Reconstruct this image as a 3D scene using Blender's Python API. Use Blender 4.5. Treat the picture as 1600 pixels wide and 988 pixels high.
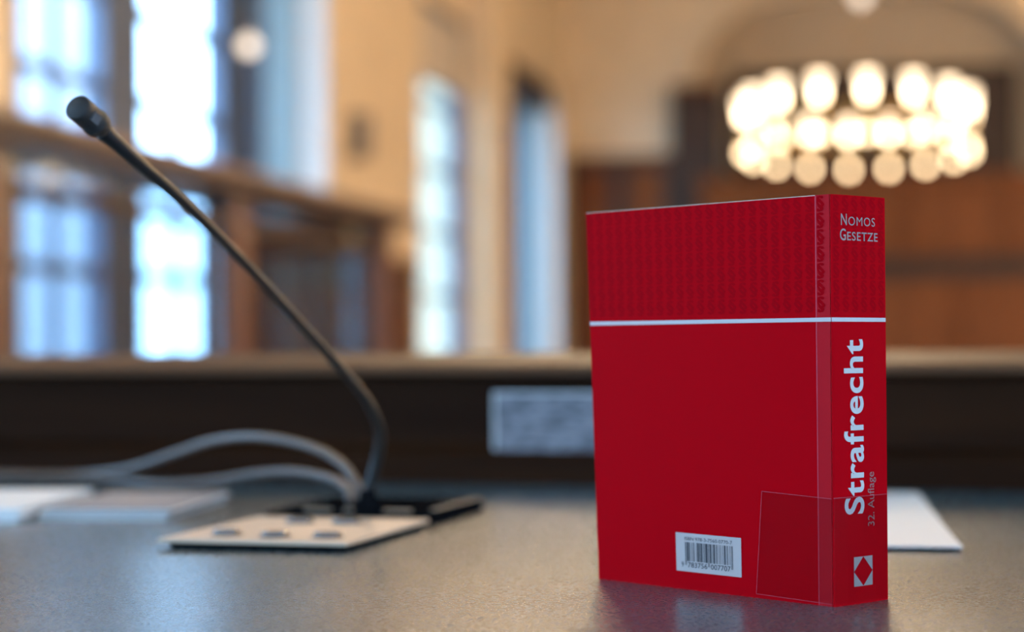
import bpy, bmesh, math, random
from mathutils import Matrix, Vector
random.seed(4)
R = math.radians
S = bpy.context.scene
C = S.collection
for o in list(bpy.data.objects):
    bpy.data.objects.remove(o)

# ------------------------------------------------------------------ camera, sky, exposure
PSI = R(11.5)            # the camera is turned this far left of the hall's long axis
TZ = 1.30                # table top above the hall floor (desk stands on a dais)
DAIS = 0.54
cs, sn = math.cos(PSI), math.sin(PSI)


def W(x, y, z=0.0):      # desk coordinates (x right, y away from the seat, z above the table) -> hall
    return Vector((x * cs - y * sn, x * sn + y * cs, z + TZ))


cam_d = bpy.data.cameras.new('camera')
cam_d.lens, cam_d.sensor_width, cam_d.sensor_fit = 70.0, 36.0, 'HORIZONTAL'
cam_d.clip_start = 0.05
cam_d.clip_end = 300
cam_d.dof.use_dof = True
cam_d.dof.focus_distance = 0.985
cam_d.dof.aperture_fstop = 4.0
cam_d.dof.aperture_blades = 0
cam = bpy.data.objects.new('camera', cam_d)
C.objects.link(cam)
cam.matrix_world = (Matrix.Translation((0, 0, TZ + 0.12703)) @ Matrix.Rotation(PSI, 4, 'Z')
                    @ Matrix.Rotation(math.pi / 2 + 0.0151668, 4, 'X') @ Matrix.Rotation(-0.0055768, 4, 'Z'))
S.camera = cam
S.view_settings.view_transform = 'Standard'
S.view_settings.look = 'None'
S.view_settings.exposure = 0.7
S.view_settings.gamma = 1.0
S.view_settings.use_curve_mapping = False

world = bpy.data.worlds.new('sky')
S.world = world
world.use_nodes = True
bg = world.node_tree.nodes['Background']
bg.inputs[0].default_value = (0.38, 0.66, 1.0, 1)     # bright bluish overcast
bg.inputs[1].default_value = 7.6

LAMP_WARM = (1.0, 0.72, 0.43)


def portal(name, y0, y1, z0, z1, x):
    d = bpy.data.lights.new(name, 'AREA')
    d.shape = 'RECTANGLE'
    d.size, d.size_y = (z1 - z0), (y1 - y0)
    d.cycles.is_portal = True
    o = bpy.data.objects.new(name, d)
    C.objects.link(o)
    o.location = (x, (y0 + y1) / 2, (z0 + z1) / 2)
    o.rotation_euler = (0, -math.pi / 2, 0)
    return o


# window openings in the left wall: (y0, y1, glass x, number)
XW = -3.64
WALL_T = 0.80
SILL, HEAD = TZ - 0.35, TZ + 2.80
OPENINGS = [(-4.0, -0.9, -4.19), (1.0, 5.2, -4.19), (7.60, 12.05, -4.27), (14.50, 16.00, -3.72), (16.90, 20.25, -4.19)]
for i, (a, b, xg) in enumerate(OPENINGS):
    portal('daylight_portal', a, b, SILL, HEAD, xg - 0.12)
for ya, yb in ((-4.2, -1.8), (-0.8, 1.6)):      # windows added in the unseen right wall to light the spine
    o = portal('daylight_portal', ya, yb, SILL, HEAD, 6.28)
    o.rotation_euler = (0, math.pi / 2, 0)
for cx in (-1.6, 2.7, 4.8):          # unseen windows behind the seat, right-hand pair widened to light the spine
    o = portal('daylight_portal', -1, 1, SILL + 0.4, HEAD, 0)
    o.location = (cx, -5.28, (SILL + HEAD) / 2 + 0.2)
    o.rotation_euler = (math.pi / 2, 0, 0)
    o.data.size, o.data.size_y = 2.0, HEAD - SILL - 0.4


# ------------------------------------------------------------------ materials
def nodes(name):
    m = bpy.data.materials.new(name)
    m.use_nodes = True
    return m, m.node_tree.nodes, m.node_tree.links, m.node_tree.nodes['Principled BSDF']


def mat(name, col, rough=0.5, metal=0.0, spec=0.5, var=0.0, scale=20.0, bump=0.0, bscale=200.0, coat=0.0, trans=0.0):
    m, n, l, p = nodes(name)
    p.inputs['Base Color'].default_value = (*col, 1)
    p.inputs['Roughness'].default_value = rough
    p.inputs['Metallic'].default_value = metal
    p.inputs['Specular IOR Level'].default_value = spec
    p.inputs['Coat Weight'].default_value = coat
    p.inputs['Coat Roughness'].default_value = 0.25
    tc = n.new('ShaderNodeTexCoord')
    if var:
        nt = n.new('ShaderNodeTexNoise')
        nt.inputs['Scale'].default_value = scale
        nt.inputs['Detail'].default_value = 6
        cr = n.new('ShaderNodeValToRGB')
        cr.color_ramp.elements[0].position = 0.3
        cr.color_ramp.elements[1].position = 0.7
        cr.color_ramp.elements[0].color = (*[c * (1 - var) for c in col], 1)
        cr.color_ramp.elements[1].color = (*[min(1, c * (1 + var)) for c in col], 1)
        l.new(tc.outputs['Object'], nt.inputs['Vector'])
        l.new(nt.outputs['Fac'], cr.inputs['Fac'])
        l.new(cr.outputs['Color'], p.inputs['Base Color'])
    if bump:
        nb = n.new('ShaderNodeTexNoise')
        nb.inputs['Scale'].default_value = bscale
        nb.inputs['Detail'].default_value = 4
        b = n.new('ShaderNodeBump')
        b.inputs['Strength'].default_value = bump
        b.inputs['Distance'].default_value = 0.001
        l.new(tc.outputs['Object'], nb.inputs['Vector'])
        l.new(nb.outputs['Fac'], b.inputs['Height'])
        l.new(b.outputs['Normal'], p.inputs['Normal'])
    return m


def wood(name, c1, c2, rough=0.4, stretch=(1, 14, 14), scale=1.5, spec=0.5):
    m, n, l, p = nodes(name)
    tc = n.new('ShaderNodeTexCoord')
    mp = n.new('ShaderNodeMapping')
    mp.inputs['Scale'].default_value = stretch
    nt = n.new('ShaderNodeTexNoise')
    nt.inputs['Scale'].default_value = scale
    nt.inputs['Detail'].default_value = 8
    nt.inputs['Distortion'].default_value = 0.6
    cr = n.new('ShaderNodeValToRGB')
    cr.color_ramp.elements[0].position, cr.color_ramp.elements[1].position = 0.3, 0.72
    cr.color_ramp.elements[0].color, cr.color_ramp.elements[1].color = (*c1, 1), (*c2, 1)
    l.new(tc.outputs['Object'], mp.inputs['Vector'])
    l.new(mp.outputs['Vector'], nt.inputs['Vector'])
    l.new(nt.outputs['Fac'], cr.inputs['Fac'])
    l.new(cr.outputs['Color'], p.inputs['Base Color'])
    p.inputs['Roughness'].default_value = rough
    p.inputs['Specular IOR Level'].default_value = spec
    return m


def glass(name, tint, gloss=0.08, rough=0.02):
    m, n, l, p = nodes(name)
    n.remove(p)
    t = n.new('ShaderNodeBsdfTransparent')
    t.inputs[0].default_value = (*tint, 1)
    g = n.new('ShaderNodeBsdfGlossy')
    g.inputs['Color'].default_value = (1, 1, 1, 1)
    g.inputs['Roughness'].default_value = rough
    mx = n.new('ShaderNodeMixShader')
    mx.inputs[0].default_value = gloss
    l.new(t.outputs[0], mx.inputs[1])
    l.new(g.outputs[0], mx.inputs[2])
    l.new(mx.outputs[0], n['Material Output'].inputs['Surface'])
    return m


def glow(name, col, strength):
    m, n, l, p = nodes(name)
    n.remove(p)
    e = n.new('ShaderNodeEmission')
    e.inputs[0].default_value = (*col, 1)
    e.inputs[1].default_value = strength
    l.new(e.outputs[0], n['Material Output'].inputs['Surface'])
    return m


def table_material():
    m, n, l, p = nodes('desk_linoleum')
    tc = n.new('ShaderNodeTexCoord')
    n1 = n.new('ShaderNodeTexNoise'); n1.inputs['Scale'].default_value = 9; n1.inputs['Detail'].default_value = 7
    cr = n.new('ShaderNodeValToRGB')
    cr.color_ramp.elements[0].position, cr.color_ramp.elements[1].position = 0.32, 0.7
    cr.color_ramp.elements[0].color = (0.042, 0.072, 0.086, 1)
    cr.color_ramp.elements[1].color = (0.060, 0.094, 0.112, 1)
    n2 = n.new('ShaderNodeTexNoise'); n2.inputs['Scale'].default_value = 380; n2.inputs['Detail'].default_value = 3
    p.inputs['Specular IOR Level'].default_value = 0.75
    mr = n.new('ShaderNodeMapRange')
    mr.inputs['To Min'].default_value, mr.inputs['To Max'].default_value = 0.235, 0.305
    for q in (n1, n2):
        l.new(tc.outputs['Object'], q.inputs['Vector'])
    l.new(n1.outputs['Fac'], cr.inputs['Fac'])
    l.new(cr.outputs['Color'], p.inputs['Base Color'])
    l.new(n2.outputs['Fac'], mr.inputs['Value'])
    l.new(mr.outputs[0], p.inputs['Roughness'])
    return m


def sheet_print_material():      # paper with faint lines of grey print, too small to read
    m, n, l, p = nodes('printed_card')
    tc = n.new('ShaderNodeTexCoord')
    nt = n.new('ShaderNodeTexNoise'); nt.inputs['Scale'].default_value = 1.0; nt.inputs['Detail'].default_value = 2
    mp = n.new('ShaderNodeMapping'); mp.inputs['Scale'].default_value = (60, 60, 190)
    cr = n.new('ShaderNodeValToRGB')
    cr.color_ramp.elements[0].position, cr.color_ramp.elements[1].position = 0.42, 0.56
    cr.color_ramp.elements[0].color = (0.12, 0.12, 0.14, 1)
    cr.color_ramp.elements[1].color = (0.27, 0.26, 0.29, 1)
    l.new(tc.outputs['Object'], mp.inputs['Vector']); l.new(mp.outputs[0], nt.inputs['Vector'])
    l.new(nt.outputs['Fac'], cr.inputs['Fac']); l.new(cr.outputs['Color'], p.inputs['Base Color'])
    p.inputs['Roughness'].default_value = 0.7
    return m


M = dict(
    plaster=mat('cream_plaster', (0.74, 0.60, 0.42), 0.85, var=0.05, scale=3),
    plaster_pale=mat('pale_plaster', (0.72, 0.70, 0.66), 0.8, var=0.03, scale=4),
    plaster_shaded=mat('niche_plaster_shaded', (0.50, 0.40, 0.29), 0.85, var=0.05, scale=3),  # darker copy of the cream plaster, the niche's shade in its colour
    ceiling=mat('ceiling_plaster', (0.74, 0.66, 0.54), 0.9, var=0.03, scale=2),
    floor=wood('parquet', (0.10, 0.055, 0.03), (0.19, 0.11, 0.06), 0.4, (9, 1, 9), 2.0),
    wood_dark=wood('dark_stained_oak', (0.016, 0.006, 0.003), (0.040, 0.015, 0.006), 0.5, spec=0.04),
    wood_rail=wood('rail_oak', (0.085, 0.040, 0.020), (0.135, 0.064, 0.032), 0.5, spec=0.12),
    wood_brown=wood('brown_oak', (0.13, 0.040, 0.009), (0.23, 0.072, 0.016), 0.5, (12, 12, 1), 1.2, spec=0.2),
    wood_niche=wood('dark_niche_oak', (0.026, 0.011, 0.005), (0.050, 0.021, 0.009), 0.6, (12, 12, 1), 1.2),  # dark oak, with the shade of the niche put into its colour
    wood_red=wood('reddish_oak', (0.085, 0.034, 0.02), (0.15, 0.06, 0.034), 0.4, (10, 10, 1), 1.4),
    wood_cornice=wood('cornice_oak', (0.11, 0.066, 0.048), (0.17, 0.103, 0.074), 0.4, (10, 1, 10), 1.4),
    frame=mat('window_frame_paint', (0.10, 0.13, 0.20), 0.5),
    shutter_dark=mat('slate_shutter', (0.11, 0.13, 0.18), 0.55),
    shutter_teal=mat('grey_green_shutter', (0.30, 0.40, 0.42), 0.55),
    pane=glass('window_glass', (0.95, 0.98, 1.0), 0.05, 0.03),
    partition_glass=glass('partition_glass', (0.74, 0.81, 0.84), 0.12, 0.05),
    smoked_glass=glass('smoked_glass', (0.30, 0.36, 0.40), 0.10, 0.05),
    blind=mat('roller_blind', (0.55, 0.50, 0.44), 0.8),
    facade=mat('facade_render', (0.34, 0.30, 0.31), 0.9, var=0.06, scale=0.5),
    facade_far=mat('far_facade_render', (0.27, 0.25, 0.29), 0.9, var=0.05, scale=0.5),
    facade_glass=mat('facade_glass', (0.05, 0.07, 0.10), 0.08, spec=0.8),
    ground=mat('courtyard_gravel', (0.35, 0.36, 0.33), 0.9, var=0.1, scale=1),
    leaf=mat('leaf_green', (0.16, 0.30, 0.12), 0.7, var=0.3, scale=2),
    bark=mat('bark', (0.12, 0.08, 0.05), 0.9),
    desk=table_material(),
    card=sheet_print_material(),
    paper=mat('white_paper', (0.78, 0.77, 0.76), 0.75),
    paper_grey=mat('grey_paper', (0.30, 0.27, 0.27), 0.75),
    plate=mat('champagne_aluminium', (0.62, 0.47, 0.35), 0.5, metal=0.1, bump=0.05, bscale=900),
    steel=mat('button_steel', (0.30, 0.28, 0.27), 0.2, metal=0.9),
    button_ring=mat('button_ring', (0.06, 0.05, 0.05), 0.4),
    black=mat('black_plastic', (0.006, 0.006, 0.007), 0.95, spec=0.0),
    neck=mat('gooseneck_rubber', (0.010, 0.010, 0.011), 0.45, spec=0.35, bump=0.15, bscale=1500),
    grille=mat('microphone_grille', (0.010, 0.010, 0.011), 0.55, bump=0.5, bscale=2500),
    led=mat('grey_lens', (0.10, 0.10, 0.11), 0.25),
    cable=mat('grey_cable', (0.105, 0.074, 0.060), 0.45),
    red=mat('red_cover_card', (0.45, 0.0003, 0.005), 0.5, spec=0.012, bump=0.06, bscale=1400),
    red_spine=mat('red_spine_card', (0.45, 0.0003, 0.005), 0.5, spec=0.012, bump=0.06, bscale=1400),
    red_dark=mat('red_pattern_ink', (0.35, 0.0003, 0.005), 0.5, spec=0.012),
    red_hinge_sheen=mat('red_hinge_sheen', (0.46, 0.004, 0.012), 0.42, spec=0.08),  # lighter red paints the reflection along the laminated hinge
    red_crease_highlight=mat('red_crease_highlight', (0.50, 0.035, 0.07), 0.4, spec=0.4),  # pale red painted as the highlight on the crease
    pages=mat('book_pages', (0.72, 0.64, 0.52), 0.9, var=0.08, scale=300),
    print_white=mat('white_print', (0.54, 0.49, 0.49), 0.5),
    print_silver=mat('silver_print', (0.54, 0.50, 0.49), 0.45),
    print_grey=mat('grey_print', (0.27, 0.21, 0.20), 0.45),
    print_brown=mat('brown_grey_print', (0.28, 0.13, 0.12), 0.45),
    print_mark=mat('mark_grey_print', (0.34, 0.30, 0.29), 0.45),
    label_white=mat('label_paper', (0.48, 0.41, 0.40), 0.6),
    print_black=mat('black_print', (0.03, 0.03, 0.04), 0.6),
    film=glass('clear_film', (0.87, 0.84, 0.84), 0.003, 0.3),
    film_edge_glint=mat('film_edge_glint', (0.50, 0.06, 0.10), 0.35),  # pink paints the reflection along the film's edges
    brass=mat('lamp_brass', (0.55, 0.36, 0.13), 0.3, metal=1.0),
    glow_lamp=glow('lamp_glass_lit', LAMP_WARM, 11.0),
    glow_lamp_added=glow('added_lamp_glass_lit', LAMP_WARM, 105.0),  # strong glow for the unseen chandeliers added to brighten the hall
    glow_lamp_near=glow('near_lamp_glass_lit', LAMP_WARM, 320.0),
    glow_rim=glow('lamp_rim_lit', (1.0, 0.74, 0.48), 3.6),
    glow_low=glow('lower_lamp_glass_lit', (1.0, 0.70, 0.40), 7.5),
    glow_globe=glow('globe_glass_lit', (1.0, 0.82, 0.66), 1.5),
    grey_box=mat('grey_housing', (0.22, 0.18, 0.14), 0.6),
)


# ------------------------------------------------------------------ helpers
def tag(o, label=None, cat=None, group=None, kind=None):
    if label: o['label'] = label
    if cat: o['category'] = cat
    if group: o['group'] = group
    if kind: o['kind'] = kind
    return o


def link(name, me, material, parent=None, smooth=False):
    if material is not None:
        me.materials.clear()
        me.materials.append(M[material] if isinstance(material, str) else material)
    if smooth:
        for p in me.polygons: p.use_smooth = True
    o = bpy.data.objects.new(name, me)
    C.objects.link(o)
    if parent is not None: o.parent = parent
    return o


def empty(name, loc, rz=0.0):
    o = bpy.data.objects.new(name, None)
    C.objects.link(o)
    o.location = loc
    o.rotation_euler = (0, 0, rz)
    o.empty_display_size = 0.05
    return o


def bm_box(bm, x0, x1, y0, y1, z0, z1, bev=0.0):
    v = [bm.verts.new(p) for p in ((x0, y0, z0), (x1, y0, z0), (x1, y1, z0), (x0, y1, z0),
                                   (x0, y0, z1), (x1, y0, z1), (x1, y1, z1), (x0, y1, z1))]
    f = [bm.faces.new([v[i] for i in q]) for q in ((0, 3, 2, 1), (4, 5, 6, 7), (0, 1, 5, 4), (1, 2, 6, 5), (2, 3, 7, 6), (3, 0, 4, 7))]
    if bev:
        es = list({e for q in f for e in q.edges})
        bmesh.ops.bevel(bm, geom=es, offset=bev, segments=2, profile=0.7, affect='EDGES')


def done(bm, name):
    bmesh.ops.recalc_face_normals(bm, faces=bm.faces)
    me = bpy.data.meshes.new(name)
    bm.to_mesh(me)
    bm.free()
    return me


def box(name, x0, x1, y0, y1, z0, z1, material, parent=None, bev=0.0):
    bm = bmesh.new()
    bm_box(bm, min(x0, x1), max(x0, x1), min(y0, y1), max(y0, y1), min(z0, z1), max(z0, z1), bev)
    return link(name, done(bm, name), material, parent)


def boxes(name, lst, material, parent=None):
    bm = bmesh.new()
    for b in lst: bm_box(bm, *b)
    return link(name, done(bm, name), material, parent)


def bm_lathe(bm, prof, n=20, cap=True, origin=(0, 0, 0)):
    rings = []
    for r, z in prof:
        rings.append([bm.verts.new((origin[0] + r * math.cos(2 * math.pi * k / n), origin[1] + r * math.sin(2 * math.pi * k / n), origin[2] + z)) for k in range(n)])
    for a, b in zip(rings[:-1], rings[1:]):
        for k in range(n):
            bm.faces.new((a[k], a[(k + 1) % n], b[(k + 1) % n], b[k]))
    if cap:
        bm.faces.new(rings[0][::-1])
        bm.faces.new(rings[-1])


def lathe(name, prof, material, parent=None, n=20, cap=True):
    bm = bmesh.new()
    bm_lathe(bm, prof, n, cap)
    return link(name, done(bm, name), material, parent, smooth=True)


def catmull(pts, sub=8):
    out = []
    P = [Vector(p) for p in pts]
    P = [P[0] * 2 - P[1]] + P + [P[-1] * 2 - P[-2]]
    for i in range(1, len(P) - 2):
        for k in range(sub):
            t = k / sub
            a, b, c, d = P[i - 1], P[i], P[i + 1], P[i + 2]
            out.append(0.5 * ((2 * b) + (c - a) * t + (2 * a - 5 * b + 4 * c - d) * t * t + (3 * b - a - 3 * c + d) * t ** 3))
    out.append(P[-2])
    return out


def tube_mesh(name, pts, radii, n=12):
    bm = bmesh.new()
    if not hasattr(radii, '__len__'): radii = [radii] * len(pts)
    rings = []
    up = Vector((0, 0, 1))
    side = None
    for i, p in enumerate(pts):
        d = (pts[min(i + 1, len(pts) - 1)] - pts[max(i - 1, 0)]).normalized()
        if side is None:
            side = d.orthogonal().normalized()
        side = (side - d * side.dot(d)).normalized()
        u = d.cross(side)
        rings.append([bm.verts.new(p + radii[i] * (math.cos(2 * math.pi * k / n) * side + math.sin(2 * math.pi * k / n) * u)) for k in range(n)])
    for a, b in zip(rings[:-1], rings[1:]):
        for k in range(n):
            bm.faces.new((a[k], a[(k + 1) % n], b[(k + 1) % n], b[k]))
    bm.faces.new(rings[0][::-1]); bm.faces.new(rings[-1])
    return done(bm, name)


def tube(name, pts, radii, material, parent=None, n=12):
    return link(name, tube_mesh(name, pts, radii, n), material, parent, smooth=True)


def text_geo(txt, bold=0.0, res=4, space=1.0):
    """flat outline of a line of lettering: vertices and faces, cap height about 0.7"""
    cu = bpy.data.curves.new('lettering', 'FONT')
    cu.body = txt
    cu.resolution_u = res
    cu.offset = bold
    cu.space_character = space
    o = bpy.data.objects.new('lettering', cu)
    C.objects.link(o)
    dg = bpy.context.evaluated_depsgraph_get()
    me = bpy.data.meshes.new_from_object(o.evaluated_get(dg))
    vs = [tuple(v.co) for v in me.vertices]
    fs = [tuple(p.vertices) for p in me.polygons]
    bpy.data.objects.remove(o); bpy.data.curves.remove(cu); bpy.data.meshes.remove(me)
    return vs, fs


def fit(vs, w, h=None):
    """move to the origin and scale to a width (and height)"""
    x0, x1 = min(v[0] for v in vs), max(v[0] for v in vs)
    y0, y1 = min(v[1] for v in vs), max(v[1] for v in vs)
    kx = w / (x1 - x0)
    ky = kx if h is None else h / (y1 - y0)
    return [((v[0] - x0) * kx, (v[1] - y0) * ky) for v in vs]


# ------------------------------------------------------------------ the hall
X1, Y0, Y1, ZC = 6.0, -5.0, 20.95, 5.6
tag(box('floor', XW - 0.9, X1 + 0.3, Y0 - 0.3, Y1 + 1.6, -0.2, 0, 'floor'), kind='structure')
tag(box('ceiling', XW - 0.9, X1 + 0.3, Y0 - 0.3, Y1 + 1.6, ZC, ZC + 0.2, 'ceiling'), kind='structure')
tag(box('floor_dais', -2.1, X1 - 1.0, Y0 + 0.02, 2.6, 0, DAIS, 'floor'), kind='structure')
bl = [(X1, X1 + 0.3, a, b, 0, ZC) for a, b in ((Y0, -4.2), (-1.8, -0.8), (1.6, Y1 + 1.6))]
bl += [(X1, X1 + 0.3, a, b, za, zb) for a, b in ((-4.2, -1.8), (-0.8, 1.6)) for za, zb in ((0, SILL), (HEAD, ZC))]  # sills and heads around the two added windows
tag(boxes('wall_right', bl, 'plaster'), kind='structure')
RO = [(-2.6, -0.6), (1.7, 3.7), (3.8, 5.8)]      # openings in the unseen rear wall, right-hand pair widened for more light
xs = [XW - 0.9] + [v for q in RO for v in q] + [X1 + 0.3]
bl = [(xs[i], xs[i + 1], Y0 - 0.3, Y0, 0, ZC) for i in range(0, len(xs), 2)]
bl += [(a, b, Y0 - 0.3, Y0, za, zb) for a, b in RO for za, zb in ((0, SILL + 0.4), (HEAD, ZC))]
tag(boxes('wall_rear', bl, 'plaster'), kind='structure')

# left wall with deep window openings
bl = []
ys = [Y0] + [v for a, b, g in OPENINGS for v in (a, b)] + [Y1 + 1.6]
for i in range(0, len(ys), 2):
    bl.append((XW - WALL_T, XW, ys[i], ys[i + 1], 0, ZC))
for a, b, g in OPENINGS:
    bl.append((XW - WALL_T, XW, a, b, 0, SILL))
    bl.append((XW - WALL_T, XW, a, b, HEAD, ZC))
wl = tag(boxes('wall_left', bl, 'plaster'), kind='structure')


def window(n, y0, y1, xg, lights, bars, muntins=1, bw=0.035):
    """frame, posts between the lights, glazing bars and every pane"""
    root = tag(empty('window_%d' % n, (xg, (y0 + y1) / 2, SILL)), kind='structure')
    def b(name, ya, yb, za, zb, m, t=0.06, bev=0.0):
        o = box(name, -t / 2, t / 2, ya - (y0 + y1) / 2, yb - (y0 + y1) / 2, za - SILL, zb - SILL, m, root, bev)
        return o
    edge = 0.07
    b('window_frame', y0, y1, SILL, SILL + edge, 'frame', 0.12)
    b('window_frame', y0, y1, HEAD - edge, HEAD, 'frame', 0.12)
    prev = y0
    for la, lb in lights + [(y1, y1)]:
        if la > prev: b('window_post', prev, la, SILL + edge, HEAD - edge, 'frame', 0.12)
        prev = lb
    zs = [SILL + edge] + [z for z in bars if SILL + 0.12 < z < HEAD - 0.12] + [HEAD - edge]
    for la, lb in lights:
        mid = [la + (lb - la) * k / (muntins + 1) for k in range(1, muntins + 1)]
        yy = [la] + mid + [lb]
        for z in zs[1:-1]: b('glazing_bar', la, lb, z - bw / 2, z + bw / 2, 'frame', 0.05)
        for y in mid: b('glazing_bar', y - bw / 2, y + bw / 2, SILL + edge, HEAD - edge, 'frame', 0.045)
        for z0, z1 in zip(zs[:-1], zs[1:]):
            for ya, yb in zip(yy[:-1], yy[1:]):
                ia = bw / 2 if ya != la else 0
                ib = bw / 2 if yb != lb else 0
                b('pane', ya + ia, yb - ib, z0 + (bw / 2 if z0 != zs[0] else 0), z1 - (bw / 2 if z1 != zs[-1] else 0), 'pane', 0.006)
    return root


def jamb_shutters(n, y1, xg):
    """folded inside shutter leaves on the far side of the opening"""
    root = tag(empty('window_shutter', (xg, y1, SILL)),
               ['', 'folded grey shutter leaves in the reveal of the nearest tall window', 'folded grey shutter leaves in the narrow reveal at the far end'][n], 'shutter')
    k = abs(xg - XW)
    box('shutter_leaf', 0.08, 0.08 + 0.34 * (k - 0.2), -0.05, -0.005, 0.02, HEAD - SILL - 0.02, 'shutter_dark', root, 0.004)
    box('shutter_leaf', 0.09 + 0.34 * (k - 0.2), 0.09 + 0.85 * (k - 0.2), -0.05, -0.005, 0.02, HEAD - SILL - 0.02, 'shutter_teal', root, 0.004)


BARS = [TZ + z for z in (0.035, 0.53, 1.025, 1.52, 2.015, 2.45)]
window(1, -4.0, -0.9, -4.19, [(-3.85, -2.65), (-2.25, -1.05)], BARS)
window(2, 1.0, 5.2, -4.19, [(1.15, 2.3), (2.55, 3.65), (3.9, 5.05)], BARS)
window(3, 7.6, 12.05, -4.27, [(7.72, 8.70), (8.90, 9.88), (10.45, 11.70)], BARS, 1, 0.065)
window(4, 14.50, 16.00, -3.72, [(14.56, 15.92)], BARS, 0, 0.05)
w5 = window(5, 16.90, 20.25, -4.19, [(17.0, 17.9), (18.1, 19.0), (19.2, 20.1)], BARS)
box('dark_header', 0.08, 0.50, -1.66, 1.66, HEAD - SILL - 0.24, HEAD - SILL - 0.005, 'wood_niche', w5, 0.01)  # dark strip below the window head
for k, (a, b) in enumerate(RO):
    w_ = window(6 + k, -1.0, 1.0, 0.0, [(-0.92, -0.06), (0.06, 0.92)], BARS)
    w_.location, w_.rotation_euler = ((a + b) / 2, Y0 - 0.15, SILL), (0, 0, math.pi / 2)
window(9, -4.2, -1.8, X1 + 0.15, [(-4.1, -3.06), (-2.94, -1.9)], BARS)  # added out of view to light the book's spine
window(10, -0.8, 1.6, X1 + 0.15, [(-0.7, 0.34), (0.46, 1.5)], BARS)  # second window added for the spine
jamb_shutters(1, 12.05, -4.27)
jamb_shutters(2, 20.25, -4.19)
# pale reveal lining on the far jambs
for i, (y, xg) in enumerate(((12.05, -4.27), (20.25, -4.19))):
    tag(box('trim_%d' % (i + 1), xg + 0.06, XW, y - 0.004, y + 0.0, SILL, HEAD, 'plaster_pale'), kind='structure')
# sills
for i, (a, b, g) in enumerate(OPENINGS[2:]):
    tag(box('trim_%d' % (i + 3), g + 0.06, XW + 0.04, a, b, SILL - 0.03, SILL + 0.02, 'wood_red', bev=0.004), kind='structure')
# half-lowered roller blind in the narrow window
rb = tag(empty('roller_blind', (-3.665, 15.25, HEAD)), 'pale roller blind half lowered at the top of the narrow middle window', 'blind')
box('blind_cloth', -0.003, 0.003, -0.72, 0.72, -0.62, -0.06, 'blind', rb)
box('blind_cassette', -0.02, 0.03, -0.74, 0.74, -0.08, 0.0, 'shutter_dark', rb, 0.006)
box('hem_bar', -0.008, 0.008, -0.72, 0.72, -0.64, -0.615, 'shutter_dark', rb)
# cream pilaster between the two far windows, on the wall
pil = tag(empty('pilaster', (XW, 16.45, 0)), 'cream plaster pilaster between the two far windows', 'pilaster')
box('shaft', 0.002, 0.20, -0.40, 0.40, 0.35, 5.2, 'plaster', pil, 0.01)
box('plinth', 0.002, 0.25, -0.45, 0.45, 0.0, 0.35, 'plaster', pil, 0.01)
box('capital', 0.002, 0.26, -0.46, 0.46, 5.2, 5.58, 'plaster', pil, 0.02)
# wood wainscot on the pier between near and middle windows
wn = tag(empty('wainscot', (XW, 13.15, 0)), 'dark oak wainscot below the tan pier between windows', 'panelling')
WT = TZ + 0.74
box('backing_board', 0.002, 0.03, -1.06, 1.06, 0.12, WT - 0.04, 'wood_niche', wn)
box('cap_rail', 0.002, 0.09, -1.09, 1.09, WT - 0.05, WT, 'wood_brown', wn, 0.006)
box('skirting', 0.002, 0.06, -1.08, 1.08, 0.0, 0.14, 'wood_niche', wn, 0.004)
for k in range(4):
    ya = -1.04 + k * 0.52
    box('panel', 0.03, 0.05, ya + 0.08, ya + 0.46, 0.30, WT - 0.16, 'wood_red', wn, 0.006)

# glazed oak partition with a cornice
px, pe = -2.45, 8.87
part = tag(empty('glazed_partition', (px, 6.0, 0)), 'glazed oak partition with a heavy cornice in front of the nearest tall window', 'partition')
PB, PT = 1.02, TZ + 0.59
posts = [2.9, 4.87, 6.84, pe]
for y in posts:
    box('post', -0.07, 0.07, y - 6.0 - 0.085, y - 6.0 + 0.085, 0, PT, 'wood_red', part, 0.008)
for a, b in zip(posts[:-1], posts[1:]):
    a, b = a - 6.0 + 0.085, b - 6.0 - 0.085
    box('base_panel', -0.03, 0.03, a, b, 0.02, PB - 0.08, 'wood_red', part)
    box('sill_rail', -0.05, 0.05, a, b, PB - 0.08, PB, 'wood_red', part, 0.005)
    nb = 1
    for k in range(nb):
        ya, yb = a + (b - a) * k / nb, a + (b - a) * (k + 1) / nb
        box('pane', -0.005, 0.005, ya + 0.02, yb - 0.02, PB, PT - 0.04, 'partition_glass', part)
        if k: box('glazing_bar', -0.02, 0.02, ya - 0.02, ya + 0.02, PB, PT - 0.04, 'wood_niche', part)
    box('head_rail', -0.05, 0.05, a, b, PT - 0.04, PT, 'wood_niche', part, 0.005)
for a, b in zip(posts[:-1], posts[1:]):
    box('frieze_pane', -0.005, 0.005, a - 6 + 0.085, b - 6 - 0.085, PT, PT + 0.09, 'partition_glass', part)
for y in posts:
    box('frieze_block', -0.06, 0.06, y - 6 - 0.085, y - 6 + 0.085, PT, PT + 0.09, 'wood_red', part)
box('cornice', -0.12, 0.13, 2.75 - 6, pe + 0.13 - 6, PT + 0.09, PT + 0.125, 'wood_cornice', part, 0.012)
box('cornice', -0.16, 0.17, 2.72 - 6, pe + 0.17 - 6, PT + 0.125, PT + 0.16, 'wood_cornice', part, 0.012)
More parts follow.
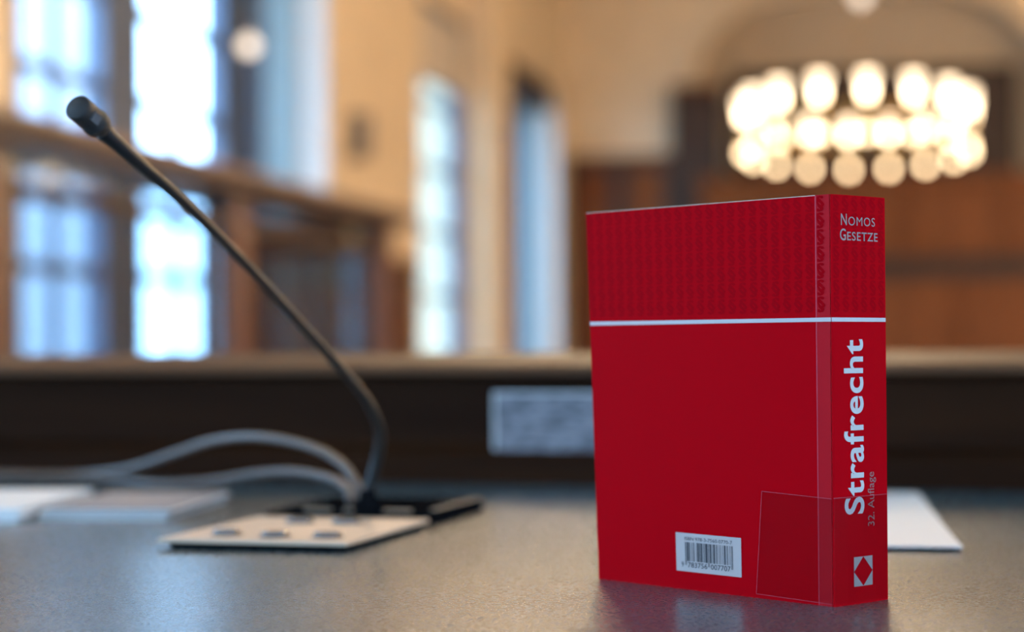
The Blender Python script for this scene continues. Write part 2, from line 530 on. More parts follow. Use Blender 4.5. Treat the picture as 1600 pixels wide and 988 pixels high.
# its short return towards the wall
box('post', -0.615, -0.525, pe - 6 - 0.05, pe - 6 + 0.05, 0, PT, 'wood_niche', part, 0.006)
box('base_panel', -0.525, -0.07, pe - 6 - 0.03, pe - 6 + 0.03, 0.02, PB - 0.02, 'wood_red', part)
box('sill_rail', -0.525, -0.07, pe - 6 - 0.04, pe - 6 + 0.04, PB - 0.02, PB + 0.03, 'wood_niche', part)
for a, b in ((-0.525, -0.31), (-0.28, -0.07)):
    box('pane', a, b, pe - 6 - 0.005, pe - 6 + 0.005, PB + 0.03, PT - 0.04, 'smoked_glass', part)
box('glazing_bar', -0.31, -0.28, pe - 6 - 0.02, pe - 6 + 0.02, PB + 0.03, PT - 0.04, 'wood_niche', part)
box('head_rail', -0.525, -0.07, pe - 6 - 0.04, pe - 6 + 0.04, PT - 0.04, PT, 'wood_niche', part)
box('cornice', -0.66, -0.16, pe - 6 - 0.11, pe - 6 + 0.13, PT + 0.002, PT + 0.13, 'wood_niche', part, 0.01)

# back wall with an arched niche
AC, AH, ASP, ARI = -0.50, 1.85, TZ + 2.45, 1.40
bm = bmesh.new()
arch = [(AC - AH, 0.0)]
for k in range(0, 33):
    t = math.pi - math.pi * k / 32
    ex = 2 / 3.0
    arch.append((AC + AH * math.copysign(abs(math.cos(t)) ** ex, math.cos(t)), ASP + ARI * abs(math.sin(t)) ** ex))
arch.append((AC + AH, 0.0))
ND = 0.6
for (xa, za), (xb, zb) in zip(arch[:-1], arch[1:]):
    if abs(xa - xb) > 1e-6:
        q = [bm.verts.new(p) for p in ((xa, Y1, za), (xb, Y1, zb), (xb, Y1, ZC), (xa, Y1, ZC))]
        bm.faces.new(q)
    q = [bm.verts.new(p) for p in ((xa, Y1, za), (xa, Y1 + ND, za), (xb, Y1 + ND, zb), (xb, Y1, zb))]
    bm.faces.new(q)
bmesh.ops.remove_doubles(bm, verts=bm.verts, dist=1e-5)
for xa, xb in ((XW, AC - AH), (AC + AH, X1)):
    bm_box(bm, xa, xb, Y1, Y1 + 0.3, 0, ZC)
wb = tag(link('wall_back', done(bm, 'wall_back'), 'plaster'), kind='structure')
tag(box('wall_niche', AC - AH - 0.2, AC + AH + 0.2, Y1 + ND, Y1 + ND + 0.2, 0, ZC, 'plaster_shaded'), kind='structure')
# arch moulding
pts = [Vector((x, Y1 - 0.02, z)) for x, z in arch]
tag(tube('trim_9', pts[1:-1], 0.06, 'plaster'), kind='structure')


def panelling(name, label, x0, x1, y, z0, z1, n, m, mp, cap='wood_brown', depth=0.06):
    """oak panelling: backing board, cap rail, stiles and every raised panel"""
    root = tag(empty(name, ((x0 + x1) / 2, y, z0)), label, 'panelling')
    xa, xb, h = -(x1 - x0) / 2, (x1 - x0) / 2, z1 - z0
    box('backing_board', xa, xb, -0.02, 0.0, 0, h - 0.05, m, root)
    box('cap_rail', xa, xb, -depth - 0.03, 0.0, h - 0.05, h, cap, root, 0.008)
    w = (xb - xa) / n
    for k in range(n + 1):
        c = min(max(xa + k * w, xa + 0.05), xb - 0.05)
        box('stile', c - 0.05, c + 0.05, -depth, -0.02, 0, h - 0.05, m, root, 0.004)
    for k in range(n):
        box('panel', xa + k * w + 0.09, xa + (k + 1) * w - 0.09, -0.045, -0.02, 0.10, h - 0.15, mp, root, 0.01)
    return root


panelling('oak_panelling', 'brown oak panelling below the cream wall beside the far window', XW + 0.01, -2.52, Y1 - 0.02, 0, TZ + 2.14, 2, 'wood_niche', 'wood_brown')
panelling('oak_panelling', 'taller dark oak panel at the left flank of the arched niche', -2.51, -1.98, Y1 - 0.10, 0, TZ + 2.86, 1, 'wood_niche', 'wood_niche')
panelling('oak_panelling', 'large dark oak panelling with shade in its colour standing inside the arched niche', -1.93, 1.05, Y1 + 0.55, 0, TZ + 3.05, 5, 'wood_niche', 'wood_niche', 'wood_niche')  # recess shade is painted in with the dark oak colour
panelling('oak_panelling', 'upper brown oak panelling behind the chandelier below the arch', -2.20, 3.0, Y1 - 0.35, TZ + 1.02, TZ + 1.86, 5, 'wood_brown', 'wood_brown')
panelling('oak_panelling', 'lower brown oak panelling beneath the dark ledge at the far end', -2.20, 3.0, Y1 - 0.60, 0, TZ + 0.84, 4, 'wood_brown', 'wood_brown', 'wood_niche')
panelling('oak_panelling', 'oak panelling along the far end right of the niche', 3.02, X1 - 0.01, Y1 - 0.02, 0, TZ + 2.14, 4, 'wood_niche', 'wood_brown')
tag(box('wall_ledge', -2.2, 3.0, Y1 - 0.34, Y1 - 0.05, 0, TZ + 1.0, 'wood_niche'), kind='structure')
tag(box('wall_ledge_upper', -2.2, 3.0, Y1 - 0.33, Y1 - 0.05, TZ + 1.02, TZ + 1.80, 'wood_niche'), kind='structure')


# ------------------------------------------------------------------ lamps
def children(o): return [c for c in bpy.data.objects if c.parent == o]


def copy_tree(o, parent=None):
    c = o.copy()
    C.objects.link(c)
    c.parent = parent
    for ch in children(o): copy_tree(ch, c)
    return c


def chandelier(loc, label):
    root = tag(empty('chandelier', loc), label, 'chandelier', 'ring chandeliers')
    A, B, N = 0.66, 1.15, 16
    fine = [(A * math.cos(2 * math.pi * k / 2000), B * math.sin(2 * math.pi * k / 2000)) for k in range(2001)]
    spots = [(A * math.cos(R(-82.4 + 360 * k / N)), B * math.sin(R(-82.4 + 360 * k / N))) for k in range(N)]
    tube('ring', [Vector((x, y, -0.10)) for x, y in fine[::40]], 0.014, 'brass', root, 8)
    tube('stem', [Vector((0, 0, -0.10)), Vector((0, 0, ZC - loc[2] - 0.06))], 0.006, 'brass', root, 8)
    o = lathe('ceiling_rose', [(0.09, 0), (0.08, 0.03), (0.03, 0.055)], 'brass', root)
    o.location = (0, 0, ZC - loc[2] - 0.058)
    for k in range(6):
        t = math.pi / 6 + k * math.pi / 3
        tube('arm', [Vector((0, 0, -0.02)), Vector((A * math.cos(t) * 0.5, B * math.sin(t) * 0.5, -0.05)), Vector((A * math.cos(t), B * math.sin(t), -0.10))], 0.008, 'brass', root, 6)
    bm = bmesh.new()
    bm_lathe(bm, [(0.014, -0.050), (0.024, -0.03), (0.028, 0.0), (0.027, 0.012)], 12)
    cup = done(bm, 'lit_bulb')
    bm = bmesh.new()
    bm_lathe(bm, [(0.030, 0.010), (0.038, 0.05), (0.045, 0.085), (0.042, 0.085), (0.028, 0.014)], 12, False)
    rim = done(bm, 'glass_rim')
    bm = bmesh.new()
    bm_lathe(bm, [(0.010, -0.10), (0.022, -0.075), (0.022, -0.050)], 10)
    soc = done(bm, 'socket')
    bm = bmesh.new()
    bm_lathe(bm, [(0.012, -0.262), (0.024, -0.246), (0.026, -0.225), (0.016, -0.212)], 10)
    low = done(bm, 'lower_bulb')
    bm = bmesh.new()
    bm_lathe(bm, [(0.016, -0.212), (0.012, -0.16), (0.008, -0.10)], 8)
    hold = done(bm, 'holder')
    for me, m in ((cup, 'glow_lamp'), (rim, 'glow_rim'), (soc, 'brass'), (low, 'glow_low'), (hold, 'brass')):
        me.materials.append(M[m])
        for p in me.polygons: p.use_smooth = True
    for x, y in spots:
        for nm, me in (('lit_bulb', cup), ('glass_rim', rim), ('socket', soc), ('lower_bulb', low), ('holder', hold)):
            o = link(nm, me, None, root)
            o.location = (x, y, 0)
    return root


ch = chandelier((-0.34, 12.0, TZ + 1.50), 'large lit oval ring chandelier hanging before the arched niche')
big_bulb = next(c_ for c_ in children(ch) if c_.name.startswith('lit_bulb')).data.copy()
big_bulb.materials.clear()
big_bulb.materials.append(M['glow_lamp_added'])
near_bulb = big_bulb.copy()
near_bulb.materials.clear()
near_bulb.materials.append(M['glow_lamp_near'])


def another(loc, k, label):
    """a further chandelier out of view, scaled by the factor k"""
    o = copy_tree(ch)
    o['label'] = label
    o.location, o.scale = loc, (k, k, k)
    top = (ZC - loc[2]) / k
    for c_ in children(o):
        if c_.name.startswith('lit_bulb'):
            c_.data = near_bulb if k < 1.5 else big_bulb
        if c_.name.startswith('stem'):
            c_.data = tube_mesh('stem', [Vector((0, 0, -0.10)), Vector((0, 0, top - 0.06))], 0.006, 8)
            c_.data.materials.append(M['brass'])
        if c_.name.startswith('ceiling_rose'):
            c_.location.z = top - 0.058
    return o


another((-0.74, 6.0, TZ + 2.2), 1.0, 'lit oval ring chandelier hanging high above the floor just beyond the desk')
another((3.3, 8.0, TZ + 2.3), 2.2, 'added oval ring chandelier, out of view, brightening the right side of the hall')  # this one and the next are added to raise the hall's warm light
another((3.3, 15.0, TZ + 2.3), 2.2, 'added oval ring chandelier, out of view, brightening the far right of the hall')


def globe(loc, r, label):
    root = tag(empty('pendant_globe', loc), label, 'pendant lamp', 'lit glass globe pendants')
    lathe('globe', [(0.3 * r, -0.95 * r), (0.7 * r, -0.71 * r), (0.97 * r, -0.2 * r), (0.95 * r, 0.3 * r), (0.7 * r, 0.71 * r), (0.3 * r, 0.95 * r)], 'glow_globe', root)
    lathe('fitting', [(0.35 * r, 0.93 * r), (0.3 * r, 1.3 * r), (0.1 * r, 1.5 * r)], 'brass', root)
    tube('rod', [Vector((0, 0, 1.4 * r)), Vector((0, 0, ZC - loc[2] - 0.02))], 0.006, 'brass', root, 6)
    return root


globe((-3.03, 8.80, TZ + 1.53), 0.042, 'small lit globe pendant hanging beside the nearest tall window')
globe((-0.41, 15.6, TZ + 2.82), 0.062, 'lit globe pendant hanging above and behind the large chandelier')
sc = tag(empty('wall_speaker', (XW + 0.002, 12.60, TZ + 1.36)), 'small dark box fixed to the tan pier between windows', 'wall box')
box('housing', 0, 0.11, -0.09, 0.09, 0, 0.30, 'grey_box', sc, 0.01)
box('front_grille', 0.11, 0.118, -0.07, 0.07, 0.03, 0.27, 'shutter_dark', sc, 0.002)

# ------------------------------------------------------------------ outside the windows
tag(box('ground', -70, XW - 0.95, -20, 120, -3.2, -3.0, 'ground'), kind='structure')
fb = tag(empty('neighbour_building', (-32, 46, -3)), 'pale blue-grey building across the courtyard seen through the left window', 'building')
box('facade_wall', -5, 5, -24, 17.0, 0, 20, 'facade', fb)
for k in range(6):
    for j in range(4):
        o = box('window', 5.0, 5.06, -22 + k * 5.6, -20 + k * 5.6, 2 + j * 4.6, 4.6 + j * 4.6, 'facade_glass', fb)
box('roof_edge', -5.3, 5.4, -24.3, 17.3, 20, 20.5, 'facade', fb)

fb2 = tag(empty('neighbour_building', (-34.5, 150, -3)), 'pale building far down the street seen through the middle window', 'building')
box('facade_wall', -6, 6.2, -16, 30, 0, 26, 'facade_far', fb2)
for k in range(3):
    for j in range(5):
        box('window', -4.5 + k * 3.6, -2.8 + k * 3.6, -16.06, -16.0, 2 + j * 4.6, 4.8 + j * 4.6, 'facade_glass', fb2)
box('roof_edge', -6.4, 6.6, -16.4, 30.4, 26, 26.6, 'facade_far', fb2)

# ------------------------------------------------------------------ the desk
DA = PSI - R(16.0)
desk = tag(empty('judge_desk', W(-0.031, 1.858) - Vector((0, 0, TZ - DAIS)), DA), 'dark wooden desk with grey-green top and raised front panel', 'desk')
H0 = TZ - DAIS
xl, xr = -1.05, 1.75
box('table_top', xl, xr, -2.25, 0.0, H0 - 0.035, H0, 'desk', desk, 0.003)
box('front_panel', xl, xr, 0.0, 0.04, 0.0, H0 + 0.100, 'wood_dark', desk)
# lower moulding along the panel foot
bm = bmesh.new()
prof = [(0.0, H0 + 0.0005), (-0.014, H0 + 0.0005), (-0.014, H0 + 0.024), (-0.010, H0 + 0.030), (-0.004, H0 + 0.033), (0.0, H0 + 0.036)]
a = [bm.verts.new((xl, y, z)) for y, z in prof]
b = [bm.verts.new((xr, y, z)) for y, z in prof]
for i in range(len(prof)):
    bm.faces.new((a[i], a[(i + 1) % len(prof)], b[(i + 1) % len(prof)], b[i]))
bm.faces.new(a[::-1]); bm.faces.new(b)
link('foot_moulding', done(bm, 'foot_moulding'), 'wood_dark', desk)
# cap rail with a sloping front
bm = bmesh.new()
prof = [(-0.028, H0 + 0.1005), (-0.034, H0 + 0.1025), (-0.034, H0 + 0.108), (-0.028, H0 + 0.111), (0.010, H0 + 0.1195), (0.016, H0 + 0.121), (0.060, H0 + 0.121), (0.066, H0 + 0.115), (0.066, H0 + 0.094)]
a = [bm.verts.new((xl - 0.02, y, z)) for y, z in prof]
b = [bm.verts.new((xr + 0.02, y, z)) for y, z in prof]
for i in range(len(prof)):
    bm.faces.new((a[i], a[(i + 1) % len(prof)], b[(i + 1) % len(prof)], b[i]))
bm.faces.new(a[::-1]); bm.faces.new(b)
link('cap_rail', done(bm, 'cap_rail'), 'wood_rail', desk)
for x in (xl, xr - 0.04):
    box('side_panel', x, x + 0.04, -2.15, -0.001, 0.0, H0 - 0.035, 'wood_dark', desk)
# printed card fixed to the panel
card = tag(empty('printed_card', W(-0.0151, 1.846, 0.0305), DA), 'white printed card fixed to the dark panel behind the book', 'card')
box('card_sheet', 0, 0.150, -0.002, -0.0005, 0, 0.0520, 'card', card)
box('card_border', -0.003, 0.153, -0.0005, 0.0, -0.002, 0.054, 'paper', card)

# ------------------------------------------------------------------ the book
BW, BT, BH, FL = 0.1628, 0.0421, 0.2000, 0.0513
book = tag(empty('law_book', W(0.154886, 0.964538), PSI - 0.842189), 'thick red paperback law book standing upright on the desk', 'book')


def bend(x, y, z):      # the closed block leans out a little towards its open upper corner
    return (x * (1 + FL * z / BH) if x < 0 else x, y, z)


def bobj(name, vs, fs, m, parent=book, smooth=False):
    me = bpy.data.meshes.new(name)
    me.from_pydata([bend(*v) for v in vs], [], fs)
    me.update()
    return link(name, me, m, parent, smooth)


def slab(name, outline, z0, z1, m, nz=6, parent=book):
    """extrude a closed (x, y) outline upwards in nz steps"""
    n = len(outline)
    vs, fs = [], []
    for k in range(nz + 1):
        z = z0 + (z1 - z0) * k / nz
        vs += [(x, y, z) for x, y in outline]
    for k in range(nz):
        for i in range(n):
            j = (i + 1) % n
            fs.append((k * n + i, k * n + j, (k + 1) * n + j, (k + 1) * n + i))
    fs.append(tuple(range(n))[::-1]); fs.append(tuple(range(nz * n, nz * n + n)))
    return bobj(name, vs, fs, m, parent)


CT = 0.0005   # card thickness
slab('page_block', [(-BW + 0.0015, CT), (-0.001, CT), (-0.001, BT - CT), (-BW + 0.0015, BT - CT)], 0.0006, BH - 0.0008, 'pages')
slab('back_cover', [(-BW, 0), (-0.0094, 0), (-0.0089, 0.00035), (-0.0089, CT + 0.0003), (-BW, CT)], 0, BH, 'red')
slab('hinge_strip', [(-0.00885, -0.00012), (-0.0010, 0.00005), (-0.0010, CT), (-0.00885, CT)], 0, BH, 'red_hinge_sheen')
slab('front_cover', [(-BW, BT - CT), (0, BT - CT), (0, BT), (-BW, BT)], 0, BH, 'red')
slab('spine', [(-0.0008, 0.0003), (-0.0002, 0.0), (0.0002, 0.0009), (0.0007, 0.010), (0.0008, 0.021), (0.0007, 0.032), (0.0002, BT - 0.0004), (-0.0002, BT), (-0.0012, BT - 0.001), (-0.0012, 0.001)], 0, BH, 'red_spine')


def spx(y): return 0.00095   # print lies just on the spine
def quad_c(name, x0, x1, z0, z1, m, off=0.0002, parent=book):
    return bobj(name, [(x0, -off, z0), (x1, -off, z0), (x1, -off, z1), (x0, -off, z1)], [(0, 1, 2, 3)], m, parent)
def spine_quad(name, y0, y1, z0, z1, m, off=0.0, parent=book):
    n = 48
    vs, fs = [], []
    for k in range(n + 1):
        y = y0 + (y1 - y0) * k / n
        x = spine_x(y) + 0.00012 + off
        vs += [(x, y, z0), (x, y, z1)]
    for k in range(n): fs.append((2 * k, 2 * k + 2, 2 * k + 3, 2 * k + 1))
    return bobj(name, vs, fs, m, parent)
def spine_x(y):
    P = [(0.0, -0.0002), (0.0009, 0.0002), (0.010, 0.0007), (0.021, 0.0008), (0.032, 0.0007), (BT - 0.0004, 0.0002), (BT, -0.0002)]
    for (a, b), (c, d) in zip(P[:-1], P[1:]):
        if a <= y <= c: return b + (d - b) * (y - a) / (c - a)
    return P[0][1] if y < 0 else P[-1][1]


# white rule across cover and spine
wr = quad_c('white_rule', -BW + 0.0002, -0.0089, 0.1381, 0.1401, 'print_white', 0.00015)
wr2 = quad_c('white_rule', -0.0088, -0.0002, 0.1381, 0.1401, 'print_white', 0.0003)
wr3 = spine_quad('white_rule', 0.00005, BT - 0.0003, 0.1381, 0.1401, 'print_white')

# pattern of section signs above the rule
sv, sf = text_geo('\u00a7', 0.026, 2)
sv = fit(sv, 0.0056, 0.0079)
def signs(name, u0, u1, z0, z1, place, pitch=0.0070, row=0.0082):
    vs, fs = [], []
    nu, r = int((u1 - u0) / pitch), 0
    z = z1 - 0.0082
    while z > z0 - 0.004:
        for k in range(nu + 1):
            for f in [1]:
                base = len(vs)
                for x, y in sv:
                    sx = x - 0.0010 + 0.0006 * math.sin(0)     # upright sign
                    vs.append(place(min(max(u0 + k * pitch + sx, u0), u1), min(max(z + y, z0), z1 - 0.0004)))
                fs += [tuple(i + base for i in q) for q in sf]
        z -= row
    return bobj(name, vs, fs, 'red_dark')
o = signs('section_sign_print', -BW + 0.001, -0.0095, 0.1405, BH, lambda u, z: (u, -0.0001, z))
tag(o, kind='stuff')
o = signs('section_sign_print', -0.0083, -0.0015, 0.1405, BH, lambda u, z: (u, -0.00022, z))
tag(o, kind='stuff')
o = signs('section_sign_print', 0.0012, BT - 0.001, 0.1405, BH, lambda u, z: (spine_x(u) + 0.00006, u, z))
tag(o, kind='stuff')


def spine_text(name, txt, y, z, w, h, m, bold=0.0, up=False, parent=book):
    v, f = text_geo(txt, bold, 4, 1.12)
    v = fit(v, w, h)
    if up:   # reads upwards, letter tops towards the back cover
        vs = [(spine_x(y - b) + 0.00016, y - b, z + a) for a, b in v]
    else:
        vs = [(spine_x(y + a) + 0.00016, y + a, z + b) for a, b in v]
    return bobj(name, vs, f, m, parent)


# publisher name in small capitals
spine_text('publisher_name', 'N', 0.0068, 0.1852, 0.0042, 0.0056, 'print_grey', 0.0)
spine_text('publisher_name', 'OMOS', 0.0122, 0.1852, 0.0208, 0.0043, 'print_grey', 0.0)
spine_text('publisher_name', 'G', 0.0060, 0.1777, 0.0042, 0.0058, 'print_grey', 0.010)
spine_text('publisher_name', 'ESETZE', 0.0112, 0.1778, 0.0240, 0.0043, 'print_grey', 0.010)
# title, letter by letter runs as one line
tv, tf = text_geo('Strafrecht', 0.020, 6, 1.08)
tv = fit(tv, 0.0855, None)
mx = max(v[1] for v in tv)
tv = [(a, b * 0.0150 / mx) for a, b in tv]
bobj('title_lettering', [(spine_x(0.0228 - b) + 0.00016, 0.0228 - b, 0.0440 + a) for a, b in tv], tf, 'print_silver')
ev, ef = text_geo('32. Auflage', 0.0, 4)
ev = fit(ev, 0.0266, 0.0066)
bobj('edition_lettering', [(spine_x(0.0322 - b) + 0.00016, 0.0322 - b, 0.0375 + a) for a, b in ev], ef, 'print_brown')
# publisher's mark: grey square with a red lozenge, i.e. four corner triangles
ya, yb, za, zb = 0.0144, 0.0288, 0.0086, 0.0230
ym, zm = (ya + yb) / 2, (za + zb) / 2
vs, fs = [], []
for y, z, y2, z2 in ((ya, za, ym, zm), (yb, za, ym, zm), (yb, zb, ym, zm), (ya, zb, ym, zm)):
    b0 = len(vs)
    for p, q in ((y, z), (y2, z), (y, z2)): vs.append((spine_x(p) + 0.00016, p, q))
    fs.append((b0, b0 + 1, b0 + 2))
bobj('publisher_mark', vs, fs, 'print_mark')

# barcode label
lab = quad_c('barcode_label', -0.1041, -0.0590, 0.0094, 0.0293, 'label_white', 0.00018)
DL = {'L': ['0001101', '0011001', '0010011', '0111101', '0100011', '0110001', '0101111', '0111011', '0110111', '0001011']}
DL['R'] = [''.join('1' if c == '0' else '0' for c in s) for s in DL['L']]
DL['G'] = [s[::-1] for s in DL['R']]
num = '9783756007707'
bits = '101' + ''.join(DL[k][int(c)] for k, c in zip('LGGLGL', num[1:7])) + '01010' + ''.join(DL['R'][int(c)] for c in num[7:]) + '101'
bx0, bx1 = -0.0976, -0.0646
vs, fs = [], []
mw = (bx1 - bx0) / 95
for i, c in enumerate(bits):
    if c == '1':
        lo = 0.0128 if (i < 3 or i > 91 or 45 <= i < 50) else 0.0149
        b0 = len(vs)
        for x, z in ((bx0 + i * mw, lo), (bx0 + (i + 1) * mw, lo), (bx0 + (i + 1) * mw, 0.0247), (bx0 + i * mw, 0.0247)):
            vs.append((x, -0.00028, z))
        fs.append((b0, b0 + 1, b0 + 2, b0 + 3))
bobj('barcode_bars', vs, fs, 'print_black', lab)


def cover_text(name, txt, x, z, w, h, m, bold=0.0, parent=lab):
    v, f = text_geo(txt, bold, 3)
    v = fit(v, w, h)
    return bobj(name, [(x + a, -0.00030, z + b) for a, b in v], f, m, parent)


cover_text('barcode_digits', 'ISBN 978-3-7560-0770-7', bx0 - 0.0002, 0.0256, 0.0328, 0.0018, 'print_black')
cover_text('barcode_digits', '9', bx0 - 0.0027, 0.0117, 0.0016, 0.0027, 'print_black', 0.008)
cover_text('barcode_digits', '783756', bx0 + 0.0018, 0.0117, 0.0136, 0.0027, 'print_black', 0.008)
cover_text('barcode_digits', '007707', bx0 + 0.0178, 0.0117, 0.0136, 0.0027, 'print_black', 0.008)

# clear protective film wrapped around the lower spine
f1 = bobj('clear_film', [(-0.0491, -0.00045, 0.0021), (-0.0009, -0.00045, 0.0012), (-0.0004, -0.00045, 0.0522), (-0.0445, -0.00045, 0.0537)], [(0, 1, 2, 3)], 'film')
spine_quad('clear_film', 0.0002, BT - 0.0002, 0.0012, 0.0525, 'film', 0.00012)
e = 0.00022
def strip(p, q, w=e):
    d = (Vector((q[0], 0, q[1])) - Vector((p[0], 0, p[1]))).normalized()
    nx, nz = -d.z * w / 2, d.x * w / 2
    return [(p[0] - nx, -0.0005, p[1] - nz), (q[0] - nx, -0.0005, q[1] - nz), (q[0] + nx, -0.0005, q[1] + nz), (p[0] + nx, -0.0005, p[1] + nz)]
vs = strip((-0.0445, 0.0537), (-0.0006, 0.0522)) + strip((-0.0491, 0.0021), (-0.0445, 0.0537)) + strip((-0.0491, 0.0021), (-0.0009, 0.0012))
bobj('film_edge_glint', vs, [(0, 1, 2, 3), (4, 5, 6, 7), (8, 9, 10, 11)], 'film_edge_glint', f1)
spine_quad('film_edge_glint', 0.0003, BT - 0.0003, 0.0524, 0.0526, 'film_edge_glint', 0.00014, f1)
# crease highlight beside the spine painted as a lighter strip, edge worn pale
quad_c('cover_edge', -BW, -0.0094, BH - 0.00028, BH - 0.00001, 'pages', 0.0001)
quad_c('crease_highlight', -0.0094, -0.0089, 0.0, BH - 0.0002, 'red_crease_highlight', 0.00012)

# ------------------------------------------------------------------ conference microphone
ua = PSI - R(15)
mic = tag(empty('conference_microphone', W(-0.1199, 1.4086), ua), 'black gooseneck conference microphone on a console with a pale button plate', 'microphone')
minv = Matrix.Translation(W(-0.1199, 1.4086)) @ Matrix.Rotation(ua, 4, 'Z')
minv = minv.inverted()
def ML(p): return minv @ W(*p)
box('base_box', -0.060, 0.060, 0.002, 0.150, 0.0, 0.010, 'black', mic, 0.002)
box('base_foot', -0.058, 0.058, -0.162, 0.0, 0.0, 0.0042, 'black', mic)
plate = box('control_plate', -0.0635, 0.0635, -0.170, 0.0, 0.0042, 0.0068, 'plate', mic, 0.0008)
for c_ in ((-0.184, 1.2832), (-0.1513, 1.2677), (-0.1173, 1.2612), (-0.1463, 1.3685), (-0.1136, 1.360)):
    q = ML((c_[0], c_[1], 0.0068))
    rg = lathe('button_ring', [(0.0105, 0), (0.0105, 0.0006), (0.0095, 0.0009)], 'button_ring', plate)
    rg.location = (q.x, q.y, 0.0068)
    bt = lathe('button', [(0.0090, 0), (0.0090, 0.0018), (0.0083, 0.0025), (0.0040, 0.0022)], 'steel', plate)
    bt.location = (q.x, q.y, 0.0076)
box('base_trim', 0.0545, 0.0595, 0.03, 0.148, 0.0101, 0.0107, 'grey_box', mic)
for k in range(3):
    box('base_key', -0.035 + k * 0.03, -0.015 + k * 0.03, 0.012, 0.020, 0.010, 0.0115, 'grey_box', mic, 0.0005)
neckpts = [[-0.103, 1.415, 0.0123], [-0.102, 1.415, 0.0259], [-0.0956, 1.41, 0.0489], [-0.0931, 1.4, 0.0651], [-0.096, 1.385, 0.08], [-0.1043, 1.36, 0.0975], [-0.1264, 1.31, 0.1282], [-0.1594, 1.24, 0.1723], [-0.1879, 1.17, 0.2083], [-0.2102, 1.124, 0.2315], [-0.2215, 1.105, 0.2432], [-0.2255, 1.100, 0.2472]]
cp = catmull([ML(p) for p in neckpts], 6)
tube('gooseneck', cp, [0.0042 - 0.0013 * min(1, i / (0.82 * len(cp))) + 0.0024 * max(0, (i / len(cp) - 0.72) / 0.28) for i in range(len(cp))], 'neck', mic, 14)
q = ML(neckpts[0])
ferr = lathe('neck_socket', [(0.010, 0), (0.010, 0.006), (0.0065, 0.010), (0.0055, 0.016)], 'black', mic)
ferr.location = (q.x, q.y, 0.0098)
# head: a short tapered capsule with a flat side window
p0, p1 = ML((-0.2249, 1.097, 0.2478)), ML((-0.2345, 1.074, 0.2577))
ax = (p1 - p0).normalized()
hl = (p1 - p0).length
hp = [p0 + ax * hl * t for t in (0.0, 0.10, 0.18, 0.30, 0.36, 0.38, 0.80, 0.97, 1.0)]
head = tube('microphone_head', hp, [0.0046, 0.0060, 0.0071, 0.0076, 0.0076, 0.0071, 0.0072, 0.0072, 0.0066], 'grille', mic, 20)
cc = p0 + ax * hl * 0.64
view = (minv @ cam.matrix_world.translation - cc)
view = (view - ax * view.dot(ax)).normalized()
sd = ax.cross(view).normalized()
nrm = (view * 0.9 + sd * 0.25).normalized()
sd = ax.cross(nrm).normalized()
vs = []
for du, dv in ((-1, -1), (1, -1), (1, 1), (-1, 1)):
    for h in (0.0058, 0.0076):
        vs.append(cc + ax * (0.0034 * du) + sd * (0.0026 * dv) + nrm * h)
me = bpy.data.meshes.new('head_window')
me.from_pydata([tuple(v) for v in vs], [], [(1, 3, 5, 7), (0, 1, 3, 2), (2, 3, 5, 4), (4, 5, 7, 6), (6, 7, 1, 0), (0, 2, 4, 6)])
link('head_window', me, 'led', head)

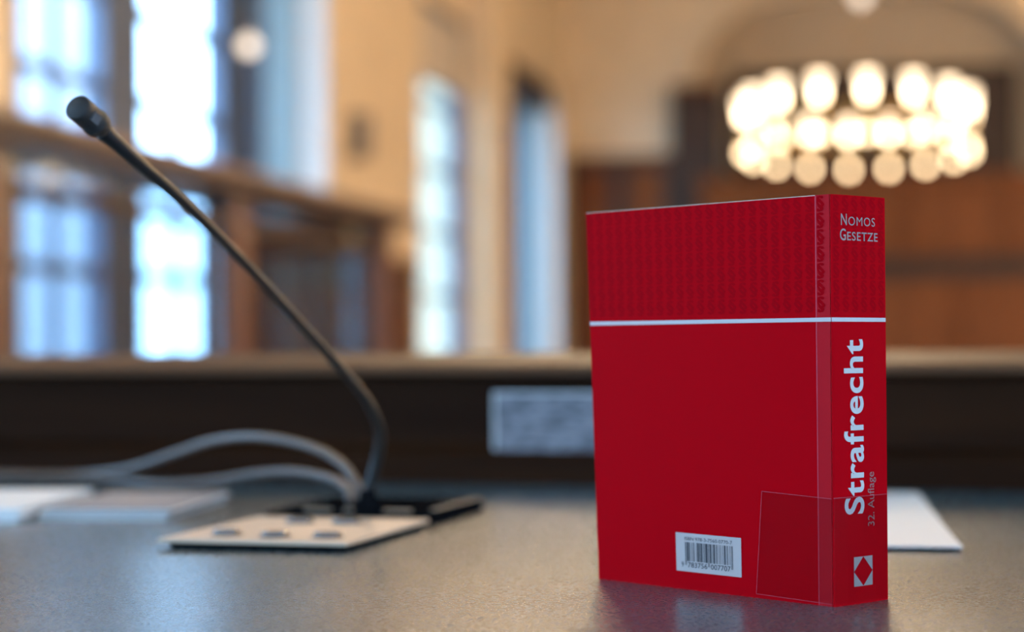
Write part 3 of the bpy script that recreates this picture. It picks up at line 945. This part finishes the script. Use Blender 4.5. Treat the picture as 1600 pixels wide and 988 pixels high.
# cables
c1 = [[-0.108, 1.432, 0.0157], [-0.1140, 1.44, 0.0302], [-0.1272, 1.46, 0.043], [-0.1537, 1.49, 0.0533], [-0.1984, 1.54, 0.058], [-0.2421, 1.6, 0.0519], [-0.2832, 1.66, 0.0386], [-0.3321, 1.72, 0.023], [-0.3894, 1.77, 0.0150], [-0.4632, 1.79, 0.0148], [-0.56, 1.80, 0.0148], [-0.70, 1.80, 0.0035]]
c2 = [[-0.118, 1.442, 0.0152], [-0.1215, 1.46, 0.0232], [-0.1375, 1.5, 0.0282], [-0.1699, 1.55, 0.03], [-0.2062, 1.6, 0.0255], [-0.2482, 1.64, 0.0174], [-0.2975, 1.68, 0.0125], [-0.366, 1.74, 0.0138], [-0.46, 1.76, 0.0148], [-0.60, 1.77, 0.0148], [-0.70, 1.78, 0.0035]]
for pts, lb in ((c1, 'grey cable arching high from the microphone base over the papers'), (c2, 'grey cable lying low behind the microphone plate towards the papers')):
    o = tube('cable', catmull([W(*p) for p in pts], 8), 0.0033, 'cable', None, 10)
    tag(o, lb, 'cable', 'grey cables on the desk')


# papers
def sheets(name, label, loc, rz, w, d, n, t, mats, cat='papers'):
    root = tag(empty(name, loc, rz), label, cat)
    for k in range(n):
        dx, dy = random.uniform(-0.003, 0.003), random.uniform(-0.003, 0.003)
        box('sheet', -w + dx, dx, dy, d + dy, k * t, (k + 0.92) * t, mats[k % len(mats)], root)
    return root


sheets('paper_stack', 'grey paper stack lying left of the microphone plate', W(-0.2547, 1.4785, 0), PSI - R(6), 0.098, 0.175, 6, 0.0014, ['paper', 'paper_grey'])
sheets('paper_stack', 'white paper stack at the left edge of the desk', W(-0.362, 1.462, 0), PSI - R(3), 0.25, 0.20, 6, 0.0017, ['paper'])
# long white sheet behind the book, its near edge curling up
n = 10
root = tag(empty('paper_sheet', W(0.2740, 1.2150, 0.0), PSI - R(8.3)), 'white sheet of paper lying behind the book near its spine', 'paper')
vs, fs = [], []
for k in range(n + 1):
    y = 0.47 * k / n
    z = 0.0018 * max(0, 1 - y / 0.12) ** 2 + 0.0006
    vs += [(-0.19, y, z), (0, y, z), (-0.19, y, z + 0.0012), (0, y, z + 0.0012)]
for k in range(n):
    a, b = 4 * k, 4 * k + 4
    fs += [(a + 2, a + 3, b + 3, b + 2), (a, b, b + 1, a + 1), (a + 1, b + 1, b + 3, a + 3), (a, a + 2, b + 2, b)]
fs += [(0, 1, 3, 2), (4 * n, 4 * n + 2, 4 * n + 3, 4 * n + 1)]
me = bpy.data.meshes.new('sheet'); me.from_pydata(vs, [], fs)
link('sheet', me, 'paper', root)
